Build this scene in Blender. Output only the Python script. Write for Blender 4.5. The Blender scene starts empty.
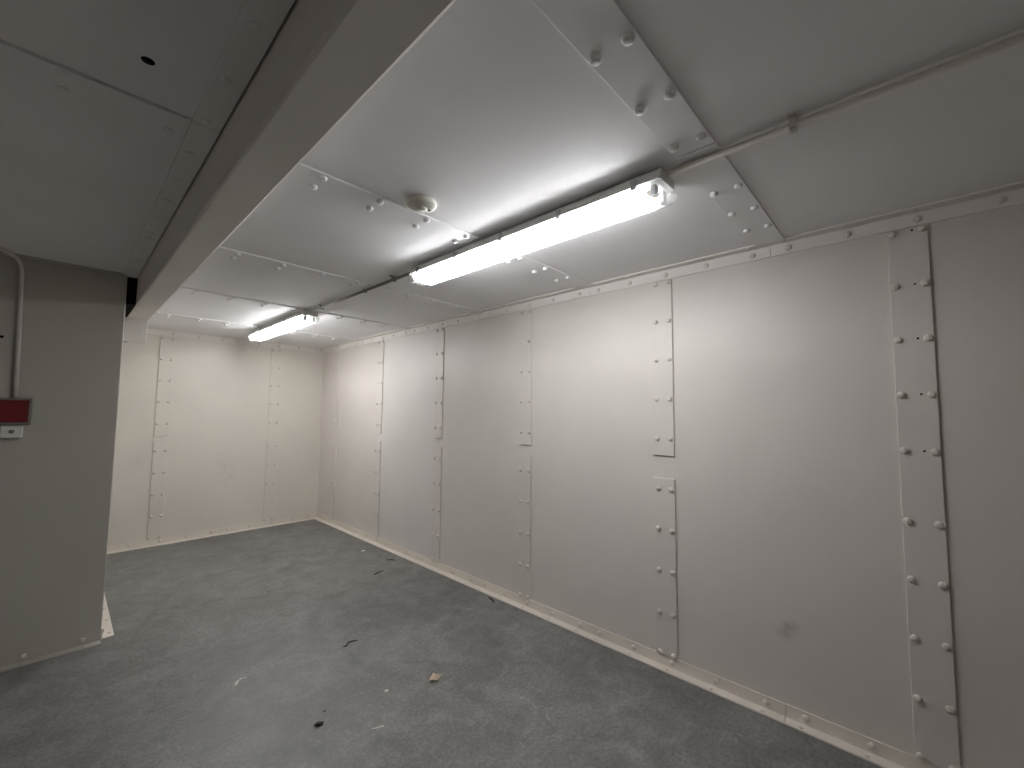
import bpy, bmesh, math, random
from mathutils import Vector, Matrix

# ------------------------------------------------------------------ camera
sc = bpy.context.scene
col = sc.collection
F_PX, YAW, PITCH, ROLL, CAM_Z = 422.9, 0.81413, 0.06978, 0.009828, 1.4

def cam_rows():
    cy, sy = math.cos(YAW), math.sin(YAW)
    A = Matrix(((cy, -sy, 0), (sy, cy, 0), (0, 0, 1)))
    cp, sp = math.cos(PITCH), math.sin(PITCH)
    B = Matrix(((1, 0, 0), (0, cp, sp), (0, -sp, cp)))
    cr, sr = math.cos(ROLL), math.sin(ROLL)
    C = Matrix(((1, 0, 0), (0, 0, -1), (0, 1, 0)))
    D = Matrix(((cr, -sr, 0), (sr, cr, 0), (0, 0, 1)))
    return D @ C @ B @ A            # rows: right, down, forward
M = cam_rows()
cam_data = bpy.data.cameras.new('camera')
cam_data.sensor_fit = 'HORIZONTAL'
cam_data.sensor_width = 36.0
cam_data.lens = F_PX / 1024 * 36.0
cam_data.clip_start = 0.02
cam = bpy.data.objects.new('camera', cam_data)
col.objects.link(cam)
rot = Matrix((M[0], -M[1], -M[2])).transposed()
cam.matrix_world = Matrix.Translation((0, 0, CAM_Z)) @ rot.to_4x4()
sc.camera = cam

def floor_pt(px, py, z=0.0):
    d = M.transposed() @ Vector(((px - 512) / F_PX, (py - 384) / F_PX, 1))
    t = (z - CAM_Z) / d.z
    return Vector((d.x * t, d.y * t, z))

# ------------------------------------------------------------------ world, exposure
w = bpy.data.worlds.new('world'); sc.world = w
w.use_nodes = True
w.node_tree.nodes['Background'].inputs['Color'].default_value = (0, 0, 0, 1)
sc.view_settings.view_transform = 'Standard'
sc.view_settings.look = 'None'
sc.view_settings.gamma = 1.0
sc.view_settings.use_curve_mapping = False
sc.view_settings.exposure = 0.0
TUBE_STRENGTH = (93.0, 106.0)      # nearer fitting weaker, far fitting stronger
TUBE_COLOR = (0.985, 0.99, 1.0, 1)
sc.cycles.max_bounces = 14
sc.cycles.diffuse_bounces = 8
sc.cycles.transparent_max_bounces = 16
sc.cycles.sample_clamp_indirect = 6.0

# ------------------------------------------------------------------ materials
def nd(nt, typ, **kw):
    n = nt.nodes.new(typ)
    for k, v in kw.items():
        setattr(n, k, v)
    return n

def paint(name, color, rough=0.42, bump=0.12, scale=260.0, mottle=0.05, spec=0.5, stains=()):
    """Brush painted steel: fine orange-peel relief, slight tone variation and grubby marks."""
    m = bpy.data.materials.new(name); m.use_nodes = True
    nt = m.node_tree; b = nt.nodes['Principled BSDF']
    b.inputs['Roughness'].default_value = rough
    b.inputs['Specular IOR Level'].default_value = spec
    geo = nd(nt, 'ShaderNodeNewGeometry')
    n1 = nd(nt, 'ShaderNodeTexNoise'); n1.inputs['Scale'].default_value = 2.3; n1.inputs['Detail'].default_value = 5
    nt.links.new(geo.outputs['Position'], n1.inputs['Vector'])
    r = nd(nt, 'ShaderNodeValToRGB')
    r.color_ramp.elements[0].position = 0.3; r.color_ramp.elements[1].position = 0.72
    r.color_ramp.elements[0].color = tuple(c * (1 - mottle) for c in color) + (1,)
    r.color_ramp.elements[1].color = tuple(min(1, c * (1 + mottle * 0.4)) for c in color) + (1,)
    nt.links.new(n1.outputs['Fac'], r.inputs['Fac'])
    last = r.outputs['Color']
    for (px, py, pz, rad, amt) in stains:
        d = nd(nt, 'ShaderNodeVectorMath', operation='DISTANCE')
        nz = nd(nt, 'ShaderNodeTexNoise'); nz.inputs['Scale'].default_value = 22; nz.inputs['Detail'].default_value = 4
        nt.links.new(geo.outputs['Position'], nz.inputs['Vector'])
        wob = nd(nt, 'ShaderNodeMix', data_type='VECTOR'); wob.inputs['Factor'].default_value = 0.0
        nt.links.new(geo.outputs['Position'], wob.inputs[4])
        nt.links.new(wob.outputs[1], d.inputs[0]); d.inputs[1].default_value = (px, py, pz)
        mr = nd(nt, 'ShaderNodeMapRange'); mr.inputs['From Min'].default_value = rad; mr.inputs['From Max'].default_value = rad * 0.2
        mr.inputs['To Max'].default_value = amt; nt.links.new(d.outputs['Value'], mr.inputs['Value'])
        mu = nd(nt, 'ShaderNodeMath', operation='MULTIPLY')
        cr = nd(nt, 'ShaderNodeMapRange'); cr.inputs['From Min'].default_value = 0.42; cr.inputs['From Max'].default_value = 0.62
        nt.links.new(nz.outputs['Fac'], cr.inputs['Value'])
        nt.links.new(mr.outputs['Result'], mu.inputs[0]); nt.links.new(cr.outputs['Result'], mu.inputs[1])
        mx = nd(nt, 'ShaderNodeMix', data_type='RGBA')
        nt.links.new(mu.outputs[0], mx.inputs[0]); nt.links.new(last, mx.inputs[6])
        mx.inputs[7].default_value = (0.16, 0.14, 0.12, 1)
        last = mx.outputs[2]
    nt.links.new(last, b.inputs['Base Color'])
    n2 = nd(nt, 'ShaderNodeTexNoise'); n2.inputs['Scale'].default_value = scale; n2.inputs['Detail'].default_value = 2
    nt.links.new(geo.outputs['Position'], n2.inputs['Vector'])
    n3 = nd(nt, 'ShaderNodeTexNoise'); n3.inputs['Scale'].default_value = 3.0; n3.inputs['Detail'].default_value = 2
    nt.links.new(geo.outputs['Position'], n3.inputs['Vector'])
    ad = nd(nt, 'ShaderNodeMath', operation='MULTIPLY_ADD'); ad.inputs[1].default_value = 1.5
    nt.links.new(n3.outputs['Fac'], ad.inputs[0]); nt.links.new(n2.outputs['Fac'], ad.inputs[2])
    bp = nd(nt, 'ShaderNodeBump'); bp.inputs['Strength'].default_value = bump; bp.inputs['Distance'].default_value = 0.002
    nt.links.new(ad.outputs[0], bp.inputs['Height']); nt.links.new(bp.outputs['Normal'], b.inputs['Normal'])
    return m

def plain(name, color, rough=0.5, metal=0.0, spec=0.5):
    m = bpy.data.materials.new(name); m.use_nodes = True
    nt = m.node_tree; b = nt.nodes['Principled BSDF']
    n = nd(nt, 'ShaderNodeTexNoise'); n.inputs['Scale'].default_value = 60
    geo = nd(nt, 'ShaderNodeNewGeometry'); nt.links.new(geo.outputs['Position'], n.inputs['Vector'])
    r = nd(nt, 'ShaderNodeValToRGB')
    r.color_ramp.elements[0].color = tuple(c * 0.9 for c in color) + (1,)
    r.color_ramp.elements[1].color = tuple(min(1, c * 1.06) for c in color) + (1,)
    nt.links.new(n.outputs['Fac'], r.inputs['Fac']); nt.links.new(r.outputs['Color'], b.inputs['Base Color'])
    b.inputs['Roughness'].default_value = rough; b.inputs['Metallic'].default_value = metal
    b.inputs['Specular IOR Level'].default_value = spec
    return m

def floor_material():
    m = bpy.data.materials.new('grey_painted_concrete'); m.use_nodes = True
    nt = m.node_tree; b = nt.nodes['Principled BSDF']
    geo = nd(nt, 'ShaderNodeNewGeometry'); P = geo.outputs['Position']
    def noise(scale, detail, rough, lo, hi, vec=None, dist=0.0):
        n = nd(nt, 'ShaderNodeTexNoise'); n.inputs['Scale'].default_value = scale; n.inputs['Detail'].default_value = detail
        n.inputs['Roughness'].default_value = rough; n.inputs['Distortion'].default_value = dist
        nt.links.new(vec or P, n.inputs['Vector'])
        r = nd(nt, 'ShaderNodeMapRange'); r.inputs['From Min'].default_value = 0.3; r.inputs['From Max'].default_value = 0.7
        r.inputs['To Min'].default_value = lo; r.inputs['To Max'].default_value = hi
        nt.links.new(n.outputs['Fac'], r.inputs['Value'])
        return r.outputs[0], n.outputs['Fac']
    def mul(a, c):
        n = nd(nt, 'ShaderNodeMath', operation='MULTIPLY'); nt.links.new(a, n.inputs[0]); nt.links.new(c, n.inputs[1]); return n.outputs[0]
    big, _ = noise(1.3, 5, 0.6, 0.76, 1.24, dist=0.6)           # worn and grubby areas
    mid, _ = noise(7.0, 6, 0.65, 0.70, 1.30, dist=0.8)          # blotches
    grain, gfac = noise(60, 4, 0.75, 0.64, 1.36)                 # trowelled grain
    mp = nd(nt, 'ShaderNodeMapping'); mp.inputs['Scale'].default_value = (3, 16, 1); mp.inputs['Rotation'].default_value = (0, 0, 0.7)
    nt.links.new(P, mp.inputs['Vector'])
    scuff, _ = noise(1.6, 7, 0.72, 0.93, 1.07, mp.outputs['Vector'], 1.5)   # sweeping marks
    k = mul(mul(big, mid), mul(grain, scuff))
    vm = nd(nt, 'ShaderNodeVectorMath', operation='SCALE'); vm.inputs[0].default_value = (0.158, 0.155, 0.149); nt.links.new(k, vm.inputs['Scale'])
    last = vm.outputs[0]
    # pale paint flecks and darker grit
    for scale, thr, size, colr, amt in ((7, 0.62, 0.020, (0.52, 0.50, 0.46, 1), 0.55), (5, 0.70, 0.022, (0.03, 0.028, 0.026, 1), 0.6)):
        vo = nd(nt, 'ShaderNodeTexVoronoi'); vo.inputs['Scale'].default_value = scale
        nt.links.new(P, vo.inputs['Vector'])
        vr = nd(nt, 'ShaderNodeMapRange'); vr.inputs['From Min'].default_value = size; vr.inputs['From Max'].default_value = size * 0.6
        vr.inputs['To Max'].default_value = amt
        nt.links.new(vo.outputs['Distance'], vr.inputs['Value'])
        sep = nd(nt, 'ShaderNodeSeparateColor'); nt.links.new(vo.outputs['Color'], sep.inputs[0])
        gt = nd(nt, 'ShaderNodeMath', operation='GREATER_THAN'); gt.inputs[1].default_value = thr; nt.links.new(sep.outputs[0], gt.inputs[0])
        mx = nd(nt, 'ShaderNodeMix', data_type='RGBA'); nt.links.new(mul(vr.outputs[0], gt.outputs[0]), mx.inputs[0])
        nt.links.new(last, mx.inputs[6]); mx.inputs[7].default_value = colr
        last = mx.outputs[2]
    nt.links.new(last, b.inputs['Base Color'])
    b.inputs['Roughness'].default_value = 0.46; b.inputs['Specular IOR Level'].default_value = 0.55
    bp = nd(nt, 'ShaderNodeBump'); bp.inputs['Strength'].default_value = 0.25; bp.inputs['Distance'].default_value = 0.004
    nt.links.new(gfac, bp.inputs['Height']); nt.links.new(bp.outputs['Normal'], b.inputs['Normal'])
    return m

def diffuser_material(name, clear, lo, hi):
    m = bpy.data.materials.new(name); m.use_nodes = True
    nt = m.node_tree; nt.nodes.remove(nt.nodes['Principled BSDF']); out = nt.nodes['Material Output']
    tr = nd(nt, 'ShaderNodeBsdfTransparent'); tr.inputs['Color'].default_value = (clear, clear, clear, 1)
    tl = nd(nt, 'ShaderNodeBsdfTranslucent'); tl.inputs['Color'].default_value = (0.93, 0.95, 0.95, 1)
    gl = nd(nt, 'ShaderNodeBsdfGlossy'); gl.inputs['Roughness'].default_value = 0.15
    geo = nd(nt, 'ShaderNodeNewGeometry')
    wv = nd(nt, 'ShaderNodeTexNoise'); wv.inputs['Scale'].default_value = 90; nt.links.new(geo.outputs['Position'], wv.inputs['Vector'])
    mr = nd(nt, 'ShaderNodeMapRange'); mr.inputs['To Min'].default_value = lo; mr.inputs['To Max'].default_value = hi
    nt.links.new(wv.outputs['Fac'], mr.inputs['Value'])
    m1 = nd(nt, 'ShaderNodeMixShader'); nt.links.new(mr.outputs[0], m1.inputs[0])
    nt.links.new(tr.outputs[0], m1.inputs[1]); nt.links.new(tl.outputs[0], m1.inputs[2])
    m2 = nd(nt, 'ShaderNodeMixShader'); m2.inputs[0].default_value = 0.06
    nt.links.new(m1.outputs[0], m2.inputs[1]); nt.links.new(gl.outputs[0], m2.inputs[2])
    nt.links.new(m2.outputs[0], out.inputs['Surface'])
    return m

def tube_material(i):
    m = bpy.data.materials.new('lit_fluorescent_tube'); m.use_nodes = True
    nt = m.node_tree; b = nt.nodes['Principled BSDF']
    b.inputs['Base Color'].default_value = (0.9, 0.9, 0.9, 1)
    b.inputs['Emission Color'].default_value = TUBE_COLOR
    b.inputs['Emission Strength'].default_value = TUBE_STRENGTH[i]
    return m

CREAM = (0.71, 0.665, 0.62)
MAT = {
    'wall': paint('cream_painted_steel', CREAM, stains=((2.39, 0.466, 0.40, 0.065, 0.38),)),
    'wall_back': paint('cream_painted_steel_marked', (0.74, 0.70, 0.63), stains=((0.56, 5.78, 0.86, 0.10, 0.14), (1.32, 5.78, 0.80, 0.16, 0.09), (1.36, 5.78, 0.62, 0.14, 0.08))),
    'wall_cool': paint('cool_white_painted_steel', (0.72, 0.685, 0.655)),
    'trim': paint('cream_painted_angle', (0.76, 0.70, 0.63), mottle=0.10),
    'trim_white': paint('white_painted_angle', (0.80, 0.765, 0.73), mottle=0.06),
    'corner': paint('darkened_cream_steel', (0.52, 0.49, 0.44)),  # cream greyed to put the projecting wall's darkness into its colour
    'far': paint('dim_grey_painted_steel', (0.78, 0.74, 0.69)),
    'ceiling': paint('white_painted_steel', (0.87, 0.865, 0.875), rough=0.72, bump=0.10, spec=1.0),
    'beam': paint('grey_white_painted_beam', (0.80, 0.77, 0.73), rough=0.45, bump=0.06),
    'bolt': paint('painted_bolt_head', (0.70, 0.66, 0.61), rough=0.35, bump=0.25, scale=500),
    'floor': floor_material(),
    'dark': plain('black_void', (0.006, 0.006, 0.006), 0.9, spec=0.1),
    'body': plain('grey_lamp_housing', (0.80, 0.80, 0.79), 0.5),
    'reflector': plain('white_enamel_reflector', (0.82, 0.82, 0.82), 0.4),
    'diffuser': diffuser_material('clear_plastic', 0.975, 0.22, 0.42),
    'diffuser_end': diffuser_material('clear_plastic_end', 0.95, 0.10, 0.30),
    'diffuser_side': diffuser_material('ribbed_clear_plastic', 0.74, 0.40, 0.58),
    'tube': tube_material(0),
    'tube_far': tube_material(1),
    'holder': plain('pale_grey_lampholder', (0.60, 0.61, 0.63), 0.5),
    'brass': plain('amber_tube_end', (0.70, 0.52, 0.30), 0.4),
    'steel': plain('dull_steel_clip', (0.45, 0.45, 0.45), 0.4, 0.6),
    'conduit': paint('painted_conduit', (0.70, 0.66, 0.62), rough=0.4, bump=0.05),
    'plastic': plain('ivory_plastic', (0.72, 0.70, 0.62), 0.4),
    'plastic_grey': plain('shaded_vent_plastic', (0.62, 0.60, 0.53), 0.5),
    'red': plain('dark_red_panel', (0.11, 0.004, 0.007), 0.3),
    'frame': plain('grey_box_housing', (0.20, 0.20, 0.18), 0.45),
    'white_plastic': plain('white_switch_plastic', (0.74, 0.73, 0.70), 0.4),
    'card': plain('tan_cardboard', (0.80, 0.69, 0.54), 0.8),
    'twig': plain('dark_dry_fibre', (0.022, 0.019, 0.016), 0.8),
    'chip': plain('off_white_paint_flake', (0.86, 0.84, 0.77), 0.7),
    'scratch': plain('worn_pale_scratch', (0.36, 0.35, 0.33), 0.7),
    'soot': plain('black_crumb', (0.010, 0.009, 0.008), 0.8),
}

# ------------------------------------------------------------------ mesh helpers
def obj(name, me, mat=None, parent=None, loc=None, rotq=None):
    o = bpy.data.objects.new(name, me); col.objects.link(o)
    if mat is not None and len(me.materials) == 0:
        me.materials.append(MAT[mat])
    if parent: o.parent = parent
    if loc is not None: o.location = loc
    if rotq is not None: o.rotation_mode = 'QUATERNION'; o.rotation_quaternion = rotq
    return o

def empty(name, loc=(0, 0, 0)):
    o = bpy.data.objects.new(name, None); col.objects.link(o)
    o.empty_display_size = 0.1; o.location = loc
    return o

def tag(o, label, cat, group=None, kind=None):
    o['label'] = label; o['category'] = cat
    if group: o['group'] = group
    if kind: o['kind'] = kind
    return o

def to_mesh(bm, name='mesh', smooth=False):
    me = bpy.data.meshes.new(name)
    bmesh.ops.recalc_face_normals(bm, faces=bm.faces)
    bm.to_mesh(me); bm.free()
    if smooth:
        for p in me.polygons: p.use_smooth = True
    return me

def add_box(bm, a, b):
    a, b = [min(p, q) for p, q in zip(a, b)], [max(p, q) for p, q in zip(a, b)]
    vs = [bm.verts.new((x, y, z)) for x in (a[0], b[0]) for y in (a[1], b[1]) for z in (a[2], b[2])]
    for f in ((0, 1, 3, 2), (4, 6, 7, 5), (0, 4, 5, 1), (2, 3, 7, 6), (0, 2, 6, 4), (1, 5, 7, 3)):
        bm.faces.new([vs[i] for i in f])
    return vs

def box(a, b, bevel=0.0, seg=1):
    bm = bmesh.new(); add_box(bm, a, b)
    if bevel:
        bmesh.ops.bevel(bm, geom=bm.edges[:], offset=bevel, segments=seg, affect='EDGES', profile=0.5)
    return to_mesh(bm)

def extrude_profile(pts, axis, t0, t1, closed=True):
    """pts: list of 2D points; axis 'x' -> (y,z) profile swept along x, 'y' -> (x,z) profile swept along y."""
    bm = bmesh.new(); rings = []
    for t in (t0, t1):
        rings.append([bm.verts.new((t, p[0], p[1]) if axis == 'x' else (p[0], t, p[1])) for p in pts])
    n = len(pts)
    for i in range(n if closed else n - 1):
        j = (i + 1) % n
        bm.faces.new((rings[0][i], rings[0][j], rings[1][j], rings[1][i]))
    if closed:
        bm.faces.new(rings[0]); bm.faces.new(rings[1][::-1])
    return to_mesh(bm)

def lathe(profile, seg=12, smooth=True):
    bm = bmesh.new(); rings = []
    for r, z in profile:
        if r < 1e-6: rings.append([bm.verts.new((0, 0, z))])
        else: rings.append([bm.verts.new((r * math.cos(2 * math.pi * k / seg), r * math.sin(2 * math.pi * k / seg), z)) for k in range(seg)])
    for A, B in zip(rings, rings[1:]):
        for k in range(seg):
            l = (k + 1) % seg
            if len(A) == 1: bm.faces.new((A[0], B[k], B[l]))
            elif len(B) == 1: bm.faces.new((A[k], A[l], B[0]))
            else: bm.faces.new((A[k], A[l], B[l], B[k]))
    return to_mesh(bm, smooth=smooth)

def pipe(points, radii, seg=10):
    pts = [Vector(p) for p in points]
    if not isinstance(radii, (list, tuple)): radii = [radii] * len(pts)
    bm = bmesh.new(); rings = []; up = None
    for i, p in enumerate(pts):
        d = (pts[min(i + 1, len(pts) - 1)] - pts[max(i - 1, 0)]).normalized()
        if up is None:
            up = Vector((0, 0, 1)) if abs(d.z) < 0.9 else Vector((1, 0, 0))
        u = d.cross(up).normalized(); v = u.cross(d).normalized(); up = v
        rings.append([bm.verts.new(p + radii[i] * (math.cos(a) * u + math.sin(a) * v)) for a in [2 * math.pi * k / seg for k in range(seg)]])
    for A, B in zip(rings, rings[1:]):
        for k in range(seg):
            l = (k + 1) % seg
            bm.faces.new((A[k], A[l], B[l], B[k]))
    bm.faces.new(rings[0]); bm.faces.new(rings[-1])
    return to_mesh(bm, smooth=True)

# one painted bolt head shared by all
BOLT = lathe([(0.0145, -0.002), (0.0145, 0.004), (0.0122, 0.0085), (0.007, 0.0108), (0, 0.0115)], 8)
BOLT.materials.append(MAT['bolt'])
BOLT_TALL = lathe([(0.0145, -0.002), (0.0145, 0.008), (0.0125, 0.0115), (0, 0.0125)], 8)
BOLT_TALL.materials.append(MAT['ceiling'])
BOLT_FLUSH = lathe([(0.0145, -0.002), (0.0140, 0.002), (0.0115, 0.0042), (0, 0.0052)], 8)
BOLT_FLUSH.materials.append(MAT['ceiling'])
HOLE = lathe([(0.0042, -0.002), (0.0042, 0.0006), (0, 0.0006)], 10)
HOLE.materials.append(MAT['dark'])
NORMAL = {'-x': Vector((-1, 0, 0)), '-y': Vector((0, -1, 0)), '-z': Vector((0, 0, -1)), '+z': Vector((0, 0, 1)), '+x': Vector((1, 0, 0))}
rnd = random.Random(7)

def bolt(parent, p, n, me=None, name='bolt', s=1.0):
    q = NORMAL[n].to_track_quat('Z', 'Y')
    from mathutils import Quaternion
    q = q @ Quaternion((0, 0, 1), rnd.uniform(0, 6.28))
    o = obj(name, me or BOLT, None, parent, p, q)
    k = s * rnd.uniform(0.94, 1.06)
    o.scale = (k, k, k * rnd.uniform(0.9, 1.1))
    return o

# ------------------------------------------------------------------ dimensions (metres)
XR = 2.395          # face of right wall panels
YB = 5.786          # face of back wall panels
ZC = 2.258          # face of ceiling panels
YP, XP = 3.640, 0.239   # front face and right edge of the projecting corner wall
XL, YN = -2.30, -2.00   # wall beside / behind the camera
T = 0.007           # plate thickness of angles
TS = 0.010          # plate thickness of wall straps
KR = 1.018
def ry(y): return KR * y
def rz(z): return 1.4 + KR * (z - 1.4)

# ------------------------------------------------------------------ floor
fl = obj('floor', box((XL - 0.1, YN - 0.1, -0.08), (XR + 0.1, YB + 0.1, 0)), 'floor')
tag(fl, 'mottled dark grey painted concrete floor with scuffs', 'floor', kind='structure')

# ------------------------------------------------------------------ ceiling
ce = obj('ceiling', box((XL - 0.1, YN - 0.1, ZC + 0.045), (XR + 0.1, YB + 0.1, ZC + 0.12)), 'dark')
tag(ce, 'white painted steel plate ceiling with bolted joint straps', 'ceiling', kind='structure')
STRAP_Y = [0.474, 1.563, 2.655, 3.722, 4.822]
g = 0.0008
yj = [YN] + STRAP_Y + [YB]
for i in range(len(yj) - 1):
    for (x0, x1) in ((0.288, 1.40), (1.40, XR)):
        obj('ceiling_panel', box((x0 + g, yj[i] + g, ZC), (x1 - g, yj[i + 1] - g, ZC + 0.04)), 'ceiling', ce)
yl = [(YN, 1.5085), (1.5145, YB)]
for y0, y1 in yl:
    obj('ceiling_panel', box((XL, y0, ZC), (0.2835, y1, ZC + 0.04)), 'ceiling', ce)
BX = [0.600, 0.828, 1.054, 1.283], [1.664, 1.886, 2.106]
for yc in STRAP_Y:
    for k, (x0, x1) in enumerate(((0.3, 1.346), (1.352, 2.333))):
        s = obj('cover_strap', box((x0, yc - 0.0625, ZC - 0.008), (x1, yc + 0.0625, ZC), 0.0012), 'ceiling', ce)
        for x in BX[k]:
            for dy in (-0.042, 0.042):
                bolt(s, (x, yc + dy, ZC - 0.008), '-z', BOLT_TALL)
# strap alongside the beam and cross strap over the dark bay
for y0, y1, ys in ((YN, 1.5105, [0.338 + 0.2285 * k for k in range(6)]), (1.5125, 2.640, [1.71 + 0.2285 * k for k in range(5)]), (2.644, 3.575, [2.715, 2.945, 3.185, 3.425])):
    s = obj('cover_strap', box((0.2135, y0, ZC - 0.007), (0.2825, y1, ZC), 0.001), 'ceiling', ce)
    for y in ys:
        if y > 0.3: bolt(s, (0.241, y, ZC - 0.007), '-z', BOLT_FLUSH)
s = obj('cover_strap', box((XL, 1.5145, ZC - 0.006), (0.205, 1.634, ZC), 0.001), 'ceiling', ce)
for x in (-0.275, -0.05, 0.172):
    for y in (1.535, 1.612):
        bolt(s, (x, y, ZC - 0.006), '-z', BOLT_FLUSH)
vent = lathe([(0.013, -0.002), (0.013, 0.0008), (0, 0.0008)], 14); vent.materials.append(MAT['dark'])
bolt(ce, (0.095, 1.333, ZC), '-z', vent, 'drilled_hole')

# ------------------------------------------------------------------ right wall
wr = obj('wall_right', box((XR + 0.03, YN - 0.1, 0), (XR + 0.1, YB + 0.1, ZC + 0.05)), 'wall')
tag(wr, 'long cream steel plate wall with vertical bolted straps', 'wall', kind='structure')
SC = [ry(v) for v in (-0.016, 1.030, 2.081, 3.135, 4.190, 5.255)]
edges = [YN, SC[0] - 1.07] + SC + [YB]
g = 0.0004
for i in range(len(edges) - 1):
    m = 'wall_cool' if i == 5 else 'wall'
    obj('wall_panel', box((XR, edges[i] + g, 0.0), (XR + 0.03, edges[i + 1] - g, ZC + 0.04)), m, wr)
UP = [rz(z) for z in (2.163, 1.939, 1.716, 1.491, 1.266)]
LO = [rz(z) for z in (0.987, 0.762, 0.537, 0.312, 0.100)]
for i, yc in enumerate(SC):
    wd = ry(0.122)
    y0, y1 = yc - wd / 2, yc + wd / 2
    if i == 0: spans = [(0.064, 2.190, UP + LO)]
    else:
        zl = rz(1.045) if i == 1 else rz(1.092)
        spans = [(rz(1.171), 2.190, UP), (0.064, zl, LO)]
    for z0, z1, rows in spans:
        s = obj('cover_strap', box((XR - TS, y0, z0), (XR, y1, z1), 0.0012), 'wall', wr)
        for z in rows:
            for dy in (-0.039, 0.039):
                d = dy if i else dy * 1.15
                bolt(s, (XR - TS, yc + d - (0.004 if i else 0), z), '-x')
        if i == 0:
            for z in UP:
                bolt(s, (XR - TS, yc - 0.045 + 0.030, z + 0.002), '-x', HOLE, 'empty_hole')

# ------------------------------------------------------------------ back wall
wb = obj('wall_back', box((XL - 0.1, YB + 0.03, 0), (XR + 0.03, YB + 0.1, ZC + 0.05)), 'wall_back')
tag(wb, 'cream steel plate end wall behind the small lamp', 'wall', kind='structure')
BC = [-0.343, 0.732, 1.806]
bx = [XP, BC[1], BC[2], XR]
for a, b_ in zip(bx, bx[1:]):
    obj('wall_panel', box((a + g, YB, 0), (b_ - g, YB + 0.03, ZC + 0.04)), 'wall_back', wb)
def bz(z): return 1.4 + 1.003 * (z - 1.4)
for xc in BC[1:]:
    for z0, z1, rows in ((1.124, 2.190, (2.165, 1.942, 1.716, 1.487, 1.258)), (0.062, 1.060, (0.972, 0.745, 0.519, 0.295, 0.078))):
        s = obj('cover_strap', box((xc - 0.0615, YB - TS, z0), (xc + 0.0615, YB, z1), 0.0012), 'wall_back', wb)
        for z in rows:
            for dx in (-0.041, 0.041):
                bolt(s, (xc + dx, YB - TS, z), '-y')

# ------------------------------------------------------------------ projecting corner wall on the left
def corner_wall():
    bm = bmesh.new()
    add_box(bm, (XL, YP, 0), (XP, YB - 0.002, ZC))
    es = [e for e in bm.edges if all(abs(v.co.x - XP) < 1e-5 and abs(v.co.y - YP) < 1e-5 for v in e.verts)]
    bmesh.ops.bevel(bm, geom=es, offset=0.006, segments=2, affect='EDGES', profile=0.5)
    return to_mesh(bm)
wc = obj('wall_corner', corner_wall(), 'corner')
tag(wc, 'projecting plain cream steel wall carrying the red box', 'wall', kind='structure')
slot = lathe([(0.008, -0.002), (0.008, 0.0008), (0, 0.0008)], 10); slot.materials.append(MAT['dark'])
o = bolt(wc, (-0.254, YP, rz(1.789)), '-y', slot, 'drilled_hole')
# walls beside and behind the viewpoint close the room
o = obj('wall_left', box((XL - 0.1, YN - 0.1, 0), (XL, YP, ZC + 0.05)), 'far')
tag(o, 'plain cream wall closing the bay under the dark ceiling', 'wall', kind='structure')
o = obj('wall_front', box((XL, YN - 0.1, 0), (XR + 0.03, YN, ZC + 0.05)), 'far')
tag(o, 'plain cream wall opposite the far end wall', 'wall', kind='structure')

# ------------------------------------------------------------------ angle trims
W = 0.060
def angle_trim(name, label, axis, face, sgn, top, secs, width=W):
    """L-section angle. axis 'y': runs along y on plane x=face; axis 'x': runs along x on plane y=face."""
    root = tag(empty(name), label, 'trim', kind='structure')
    z0 = ZC if top else 0.0
    d = -1 if top else 1
    prof = [(face, z0), (face - sgn * width, z0), (face - sgn * width, z0 + d * T), (face - sgn * T, z0 + d * T),
            (face - sgn * T, z0 + d * (width + 0.002)), (face, z0 + d * (width + 0.002))]
    for t0, t1, bolts in secs:
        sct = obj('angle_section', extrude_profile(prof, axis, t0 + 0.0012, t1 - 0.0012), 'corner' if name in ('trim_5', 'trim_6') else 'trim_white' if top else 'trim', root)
        for t in bolts:
            zz = z0 + d * 0.036
            if axis == 'y':
                bolt(sct, (face - sgn * T, t, zz), '-x' if sgn > 0 else '+x', s=1.0)
                bolt(sct, (face - sgn * 0.042, t + 0.012, z0 + d * T), '-z' if top else '+z', s=0.62)
            else:
                bolt(sct, (t, face - sgn * T, zz), '-y', s=1.0)
                bolt(sct, (t + 0.012, face - sgn * 0.042, z0 + d * T), '-z' if top else '+z', s=0.62)
    return root
jy = [ry(v) for v in (-0.577, 0.474, 1.517, 2.572, 3.627, 4.680)]
secs = [(YN, jy[0], [])]
for a, b_ in zip(jy, jy[1:] + [YB - 0.002]):
    bl = [a + ry(0.078) + k * ry(0.2245) for k in range(5)]
    secs.append((a, b_, [t for t in bl if t < YB - 0.08]))
angle_trim('trim_1', 'bolted cream angle where long strapped wall meets ceiling', 'y', XR, 1, True, secs)
angle_trim('trim_2', 'bolted cream angle where long strapped wall meets floor', 'y', XR, 1, False, secs)
bs = [(XP + 0.062, 1.305, [0.537, 0.779, 1.001, 1.228]), (1.305, XR - W - 0.002, [1.380, 1.606, 1.835, 2.068, 2.280])]
angle_trim('trim_3', 'bolted cream angle where far end wall meets ceiling', 'x', YB, 1, True, [(0.415, 1.305, bs[0][2]), bs[1]])
angle_trim('trim_4', 'bolted cream angle where far end wall meets floor', 'x', YB, 1, False, bs)
px = [0.158 - 0.2285 * k for k in range(9)]
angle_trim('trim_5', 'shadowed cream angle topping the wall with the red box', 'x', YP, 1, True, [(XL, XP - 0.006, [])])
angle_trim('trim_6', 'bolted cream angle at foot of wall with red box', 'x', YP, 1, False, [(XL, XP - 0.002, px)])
angle_trim('trim_7', 'bolted floor angle round the projecting wall corner', 'y', XP, -1, False,
           [(YP + 0.010, YB - W - 0.002, [YP + 0.06 + 0.2285 * k for k in range(9)])])

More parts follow.
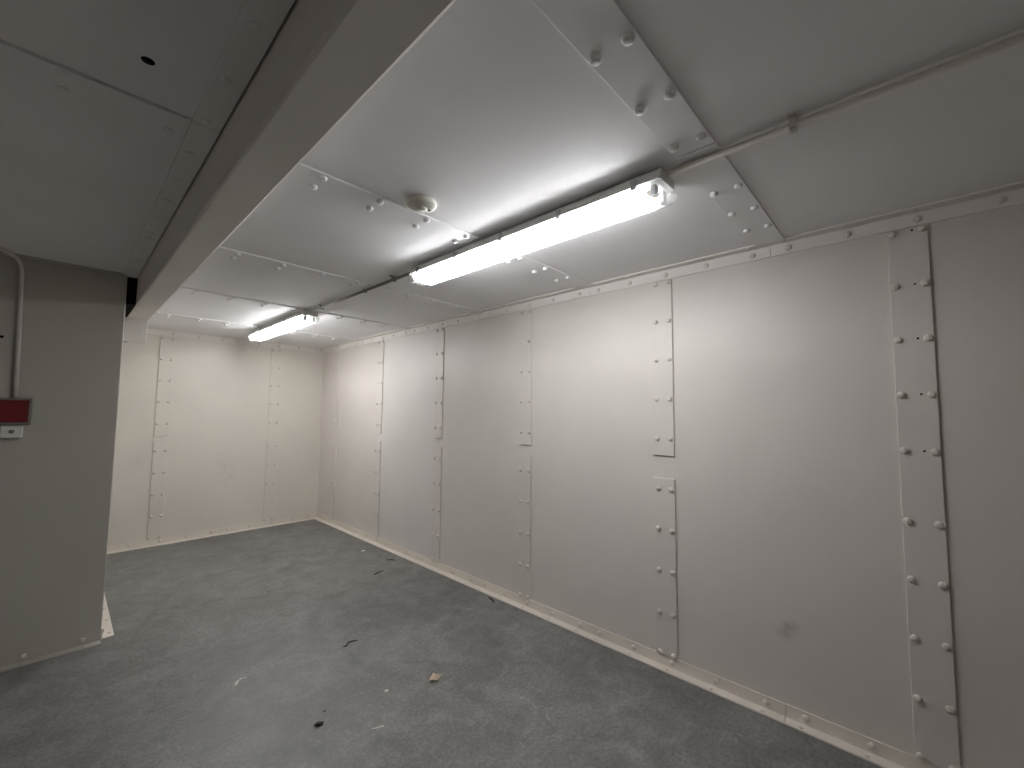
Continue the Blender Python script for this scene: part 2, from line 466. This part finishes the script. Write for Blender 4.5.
# ------------------------------------------------------------------ ceiling beam
def beam_mesh(a, b):
    bm = bmesh.new(); add_box(bm, a, b)
    es = [e for e in bm.edges if all(abs(v.co.z - a[2]) < 1e-5 for v in e.verts) and abs(e.verts[0].co.y - e.verts[1].co.y) > 0.01]
    bmesh.ops.bevel(bm, geom=es, offset=0.009, segments=2, affect='EDGES', profile=0.5)
    return to_mesh(bm)
beam = tag(empty('ceiling_beam', (0.35, 2, 2.081)), 'boxed grey white beam running below the ceiling', 'beam', kind='structure')
o = obj('beam_casing', beam_mesh((0.288, YN, 2.081), (0.413, YB - 0.001, ZC + 0.005)), 'beam'); o.parent = beam; o.location = (-0.35, -2, -2.081)
o = obj('hanging_plate', box((0.262, 4.19, 1.903), (0.404, 4.202, 2.083), 0.003, 2), 'beam'); o.parent = beam; o.location = (-0.35, -2, -2.081)

o = obj('gap_shade_block', box((XP + 0.001, YP + 0.012, 2.083), (0.2878, YB - 0.07, ZC - 0.001)), 'dark'); o.parent = beam; o.location = (-0.35, -2, -2.081)  # black block added to put the gap's deep shade into colour

# ------------------------------------------------------------------ fluorescent fittings
LEN = 1.535
def make_fitting():
    t = empty('fluorescent_light')
    h = LEN / 2
    body = extrude_profile([(-0.050, 0), (0.050, 0), (0.057, -0.010), (0.061, -0.038), (0.071, -0.040), (0.071, -0.046),
                            (0.064, -0.046), (0.056, -0.039), (-0.056, -0.039), (-0.064, -0.046), (-0.071, -0.046),
                            (-0.071, -0.040), (-0.061, -0.038), (-0.057, -0.010)], 'y', -h + 0.008, h - 0.008)
    hb = obj('housing', body, 'body', t)
    for s in (-1, 1):     # end walls of the housing with rim
        obj('end_plate', box((-0.058, s * (h - 0.016), -0.041), (0.058, s * (h - 0.006), -0.004), 0.002), 'body', hb)
    obj('reflector', extrude_profile([(-0.058, -0.046), (-0.02, -0.042), (0.02, -0.042), (0.058, -0.046), (0.058, -0.0475), (0.02, -0.0435), (-0.02, -0.0435), (-0.058, -0.0475)],
                                     'y', -h + 0.02, h - 0.02), 'reflector', t)
    # clear cover: rounded trough with closed ends
    prof = []
    for k in range(13):
        a = math.pi * k / 12
        prof.append((0.0715 * math.copysign(abs(math.cos(a)) ** 0.45, math.cos(a)), -0.046 - 0.046 * (math.sin(a) ** 0.6)))
    bm = bmesh.new(); rings = []
    for y, k in ((-h + 0.001, 0.0), (-h + 0.002, 0.9), (-h + 0.010, 1.0), (-h + 0.055, 1.0), (h - 0.055, 1.0), (h - 0.010, 1.0), (h - 0.002, 0.9), (h - 0.001, 0.0)):
        rings.append([bm.verts.new((p[0] * (k if k else 0.0) if k < 0.5 else p[0] * (0.96 + 0.04 * (k - 0.9) / 0.1), y, -0.046 + (p[1] + 0.046) * (k if k > 0.5 else 0.4))) for p in prof])
    for A, B in zip(rings, rings[1:]):
        for i in range(len(prof) - 1):
            bm.faces.new((A[i], A[i + 1], B[i + 1], B[i]))
    bmesh.ops.remove_doubles(bm, verts=bm.verts, dist=1e-5)
    me = to_mesh(bm, smooth=False)
    me.materials.append(MAT['diffuser']); me.materials.append(MAT['diffuser_side']); me.materials.append(MAT['diffuser_end'])
    for p in me.polygons:
        if abs(p.normal.x) > 0.6: p.material_index = 1      # the ribbed flanks scatter more
        if abs(p.center.y) > h - 0.054: p.material_index = 2
    cov = obj('clear_cover', me, 'diffuser', t)
    # moulded ridges along the cover
    for xx in (-0.050, 0.050):
        obj('cover_rib', extrude_profile([(xx - 0.003, -0.0885), (xx + 0.003, -0.0885), (xx + 0.002, -0.0930), (xx - 0.002, -0.0930)], 'y', -h + 0.012, h - 0.012), 'diffuser', cov)
    for xx in (-0.033, 0.033):
        tb = obj('tube', pipe([(xx, -h + 0.072, -0.068), (xx, h - 0.072, -0.068)], 0.013, 14), 'tube', t)
        for s in (-1, 1):
            obj('tube_cap', pipe([(xx, s * (h - 0.073), -0.068), (xx, s * (h - 0.050), -0.068)], 0.0133, 14), 'brass', tb)
            obj('lampholder', box((xx - 0.013, s * (h - 0.052), -0.086), (xx + 0.013, s * (h - 0.030), -0.046), 0.003), 'holder', t)
    for s in (-1, 1):
        for k in range(5):
            y = -h + 0.10 + k * (LEN - 0.20) / 4
            bm = bmesh.new()
            add_box(bm, (s * 0.066, y - 0.010, -0.020), (s * 0.0735, y + 0.010, -0.026))
            add_box(bm, (s * 0.0712, y - 0.010, -0.020), (s * 0.0745, y + 0.010, -0.058))
            add_box(bm, (s * 0.0660, y - 0.010, -0.055), (s * 0.0745, y + 0.010, -0.058))
            obj('cover_clip', to_mesh(bm), 'steel', t)
    return t
def copy_tree(o, parent=None):
    c = o.copy(); col.objects.link(c); c.parent = parent
    for ch in [x for x in bpy.data.objects if x.parent == o]:
        copy_tree(ch, c)
    return c
fit = make_fitting()
fit2 = copy_tree(fit)
for ch in fit2.children:
    if ch.name.split('.')[0] == 'tube':
        ch.data = ch.data.copy(); ch.data.materials[0] = MAT['tube_far']
fit.location = (1.414, 1.3525, ZC - 0.008)
fit2.location = (1.392, 4.415, ZC - 0.008)
tag(fit, 'lit twin tube fluorescent fitting next to the smoke detector', 'light', 'fluorescent fittings on the ceiling')
tag(fit2, 'lit twin tube fluorescent fitting close to the end wall', 'light', 'fluorescent fittings on the ceiling')

# ------------------------------------------------------------------ ceiling conduit
def conduit(name, pts, clips, label, r=0.0105, mat='conduit'):
    root = tag(empty(name, pts[0]), label, 'conduit', 'surface conduits')
    off = Vector(pts[0])
    obj('pipe', pipe([Vector(p) - off for p in pts], r, 12), mat, root)
    for y in clips:
        x = pts[0][0] + (pts[1][0] - pts[0][0]) * (y - pts[0][1]) / (pts[1][1] - pts[0][1])
        bm = bmesh.new()
        z = pts[0][2]
        add_box(bm, (x - r - 0.003, y - 0.009, z - r - 0.003), (x + r + 0.003, y + 0.009, z - r))
        for s in (-1, 1):
            add_box(bm, (x + s * r, y - 0.009, z - r - 0.003), (x + s * (r + 0.003), y + 0.009, ZC))
            add_box(bm, (x + s * r, y - 0.009, ZC - 0.003), (x + s * (r + 0.022), y + 0.009, ZC))
        me = to_mesh(bm); me.transform(Matrix.Translation(-off))
        obj('saddle_clip', me, mat, root)
    return root
zc = ZC - 0.0195
conduit('ceiling_conduit', [(1.423, YN + 0.002, zc), (1.399, 0.582, zc)], (-0.60, 0.215), 'painted conduit leading from nearer plates to long lit fitting')
conduit('ceiling_conduit', [(1.392, 2.122, zc), (1.384, 3.645, zc)], (2.35, 2.72, 3.42), 'conduit linking the two fluorescent fittings, darkened for shadow and seam', 0.009, 'frame')  # dark grey puts the shadow and ceiling seam here into the pipe colour

# ------------------------------------------------------------------ smoke detector
sd = tag(empty('smoke_detector', (0.955, 1.418, ZC)), 'round ivory smoke detector on the ceiling', 'detector')
me = lathe([(0.050, 0), (0.059, 0), (0.060, -0.004), (0.060, -0.016), (0.057, -0.020), (0.052, -0.021)], 32)
obj('base', me, 'plastic', sd)
obj('vent_ring', lathe([(0.0565, -0.0195), (0.052, -0.024), (0.044, -0.028), (0.022, -0.029), (0.0, -0.029)], 32), 'plastic_grey', sd)
obj('sensor_cap', lathe([(0.023, -0.0285), (0.023, -0.033), (0.020, -0.035), (0, -0.0355)], 24), 'plastic', sd)
o = obj('indicator', lathe([(0.005, -0.027), (0.005, -0.031), (0, -0.032)], 10), 'dark', sd); o.location = (0.030, -0.012, 0)

# ------------------------------------------------------------------ items on the projecting wall
rb = tag(empty('red_alarm_panel', (-0.215, YP, 1.31)), 'dark red panel in grey housing on projecting wall', 'alarm panel')
obj('housing', box((-0.105, -0.045, 0), (0.098, -0.0005, 0.150), 0.004, 2), 'frame', rb)
obj('red_face', box((-0.095, -0.049, 0.014), (0.086, -0.0445, 0.138), 0.003, 2), 'red', rb)
sw = tag(empty('key_switch', (-0.186, YP, 1.239)), 'small white switch box under the red panel', 'switch')
obj('switch_box', box((-0.040, -0.034, 0), (0.040, -0.0005, 0.068), 0.004, 2), 'white_plastic', sw)
me = lathe([(0.011, 0), (0.011, 0.004), (0.008, 0.006), (0, 0.006)], 16)
o = obj('dial', me, 'frame', sw); o.location = (0.0, -0.034, 0.036); o.rotation_euler = (math.pi / 2, 0, 0)

xc0 = -0.197
pts = [(xc0 + 0.012, YP - 0.014, 1.462), (xc0 + 0.006, YP - 0.014, 1.75), (xc0 - 0.004, YP - 0.014, 2.10), (xc0 - 0.006, YP - 0.0165, 2.165), (xc0 - 0.010, YP - 0.030, 2.205),
       (xc0 - 0.024, YP - 0.064, 2.232), (xc0 - 0.045, YP - 0.10, 2.243), (xc0 - 0.10, YP - 0.19, 2.2475), (xc0 - 0.55, YP - 1.0, 2.2475)]
root = tag(empty('wall_conduit', (xc0, YP, 1.46)), 'thin painted conduit rising from red panel to ceiling', 'conduit', 'surface conduits')
off = Vector((xc0, YP, 1.46))
obj('pipe', pipe([Vector(p) - off for p in pts], 0.010, 12), 'conduit', root)

# ------------------------------------------------------------------ litter on the floor
def strand(name, px_pts, radii, mat, label, cat, group=None, lift=0.0):
    P = [floor_pt(*p) for p in px_pts]
    base = P[0].copy()
    me = pipe([p - base + Vector((0, 0, r + lift * (i % 2))) for i, (p, r) in enumerate(zip(P, radii))], radii, 6)
    o = obj(name, me, mat, None, base); o.scale.z = 0.45 if mat == 'chip' else 1.0
    return tag(o, label, cat, group)
G = 'litter on the floor'
strand('dry_twig', [(343, 647), (346.5, 646.5), (347.5, 643.5), (351, 642), (355, 641.2), (358, 640.2)], [0.002, 0.004, 0.0045, 0.004, 0.0035, 0.0015], 'twig',
       'dark kinked twig lying mid floor', 'twig', G)
strand('dry_twig', [(374, 574.6), (379, 572.6), (384, 570.2)], [0.003, 0.0045, 0.002], 'twig', 'straight dark twig slanting beside another near wall', 'twig', G)
strand('dry_twig', [(386, 560.4), (391, 560.2), (396.5, 560.4)], [0.003, 0.005, 0.002], 'twig', 'dark twig lying parallel to far wall by angle trim', 'twig', G)
strand('bark_flake', [(488.7, 597.5), (491.5, 600), (494.5, 602.8)], [0.004, 0.007, 0.004], 'twig', 'dark flake against the floor angle of strapped wall', 'flake', G)
strand('paper_curl', [(234.5, 686.5), (236, 684.8), (237.6, 681.6), (241, 678.8), (246.5, 677.2)], [0.004, 0.011, 0.0045, 0.003, 0.002], 'chip',
       'curled white paper scrap with thin tail', 'paper scrap', G)
strand('paint_strip', [(372, 729), (378, 727.8), (383, 726), (384, 727)], [0.0022, 0.0028, 0.0032, 0.002], 'chip', 'thin white paint strip on the floor', 'paint strip', G)

def crumb(name, px, size, mat, label, cat, seed, flat=0.5, yaw=0.0, aspect=1.5):
    p = floor_pt(*px); r = random.Random(seed)
    bm = bmesh.new(); bmesh.ops.create_icosphere(bm, subdivisions=2, radius=1)
    for v in bm.verts:
        k = 1 + r.uniform(-0.25, 0.25)
        v.co = Vector((v.co.x * k * size * aspect, v.co.y * k * size, v.co.z * k * size * flat))
    z0 = min(v.co.z for v in bm.verts)
    for v in bm.verts: v.co.z -= z0
    o = obj(name, to_mesh(bm, smooth=True), mat, None, p); o.rotation_euler = (0, 0, yaw)
    return tag(o, label, cat, G)
crumb('grit_lump', (319.2, 725), 0.0115, 'soot', 'largest black crumb on the floor', 'crumb', 3, 0.5, -0.45)
crumb('grit_lump', (324.5, 711.4), 0.005, 'soot', 'tiny black crumb beyond the largest black crumb', 'crumb', 4, 0.5, 0.1)
crumb('paint_chip', (386.5, 691), 0.0065, 'chip', 'small white paint chip between cardboard scrap and paint strip', 'paint chip', 5, 0.35)
crumb('paint_chip', (363, 551.2), 0.013, 'chip', 'white paint chip near dark twigs and far wall', 'paint chip', 6, 0.3)

for px_pts in ([(517, 694), (520, 696.8), (523.5, 699.2)], [(532.5, 705), (535, 707), (537, 709)], [(546, 715), (548, 718), (550, 721.5)], [(519, 741), (525, 748)]):
    P = [floor_pt(*p) for p in px_pts]; base = P[0].copy()
    o = obj('paint_scratch', pipe([p - base for p in P], [0.0015] + [0.0022] * (len(P) - 1), 6), 'scratch', fl, base)
    o.scale.z = 0.3
def card():
    # crumpled cardboard scrap traced on the floor, corner lifted
    px = [(428.5, 683.0), (436.8, 683.2), (442.4, 674.6), (433.2, 674.0)]
    P = [floor_pt(*p) for p in px]; base = sum(P, Vector()) / 4
    N = 5; bm = bmesh.new(); grid = []
    for i in range(N + 1):
        row = []
        for j in range(N + 1):
            u, v = i / N, j / N
            a = P[0].lerp(P[1], u); b_ = P[3].lerp(P[2], u); q = a.lerp(b_, v) - base
            z = 0.003 + 0.016 * (1 - v) ** 2 * (0.4 + 0.6 * u) + 0.004 * math.sin(5 * u + 2 * v)
            row.append(bm.verts.new((q.x, q.y, max(z, 0.0015))))
        grid.append(row)
    for i in range(N):
        for j in range(N):
            bm.faces.new((grid[i][j], grid[i + 1][j], grid[i + 1][j + 1], grid[i][j + 1]))
    ext = bmesh.ops.solidify(bm, geom=bm.faces[:], thickness=0.0018)
    return obj('cardboard_scrap', to_mesh(bm), 'card', None, base)
tag(card(), 'tan bent cardboard scrap lying on the floor', 'scrap', G)
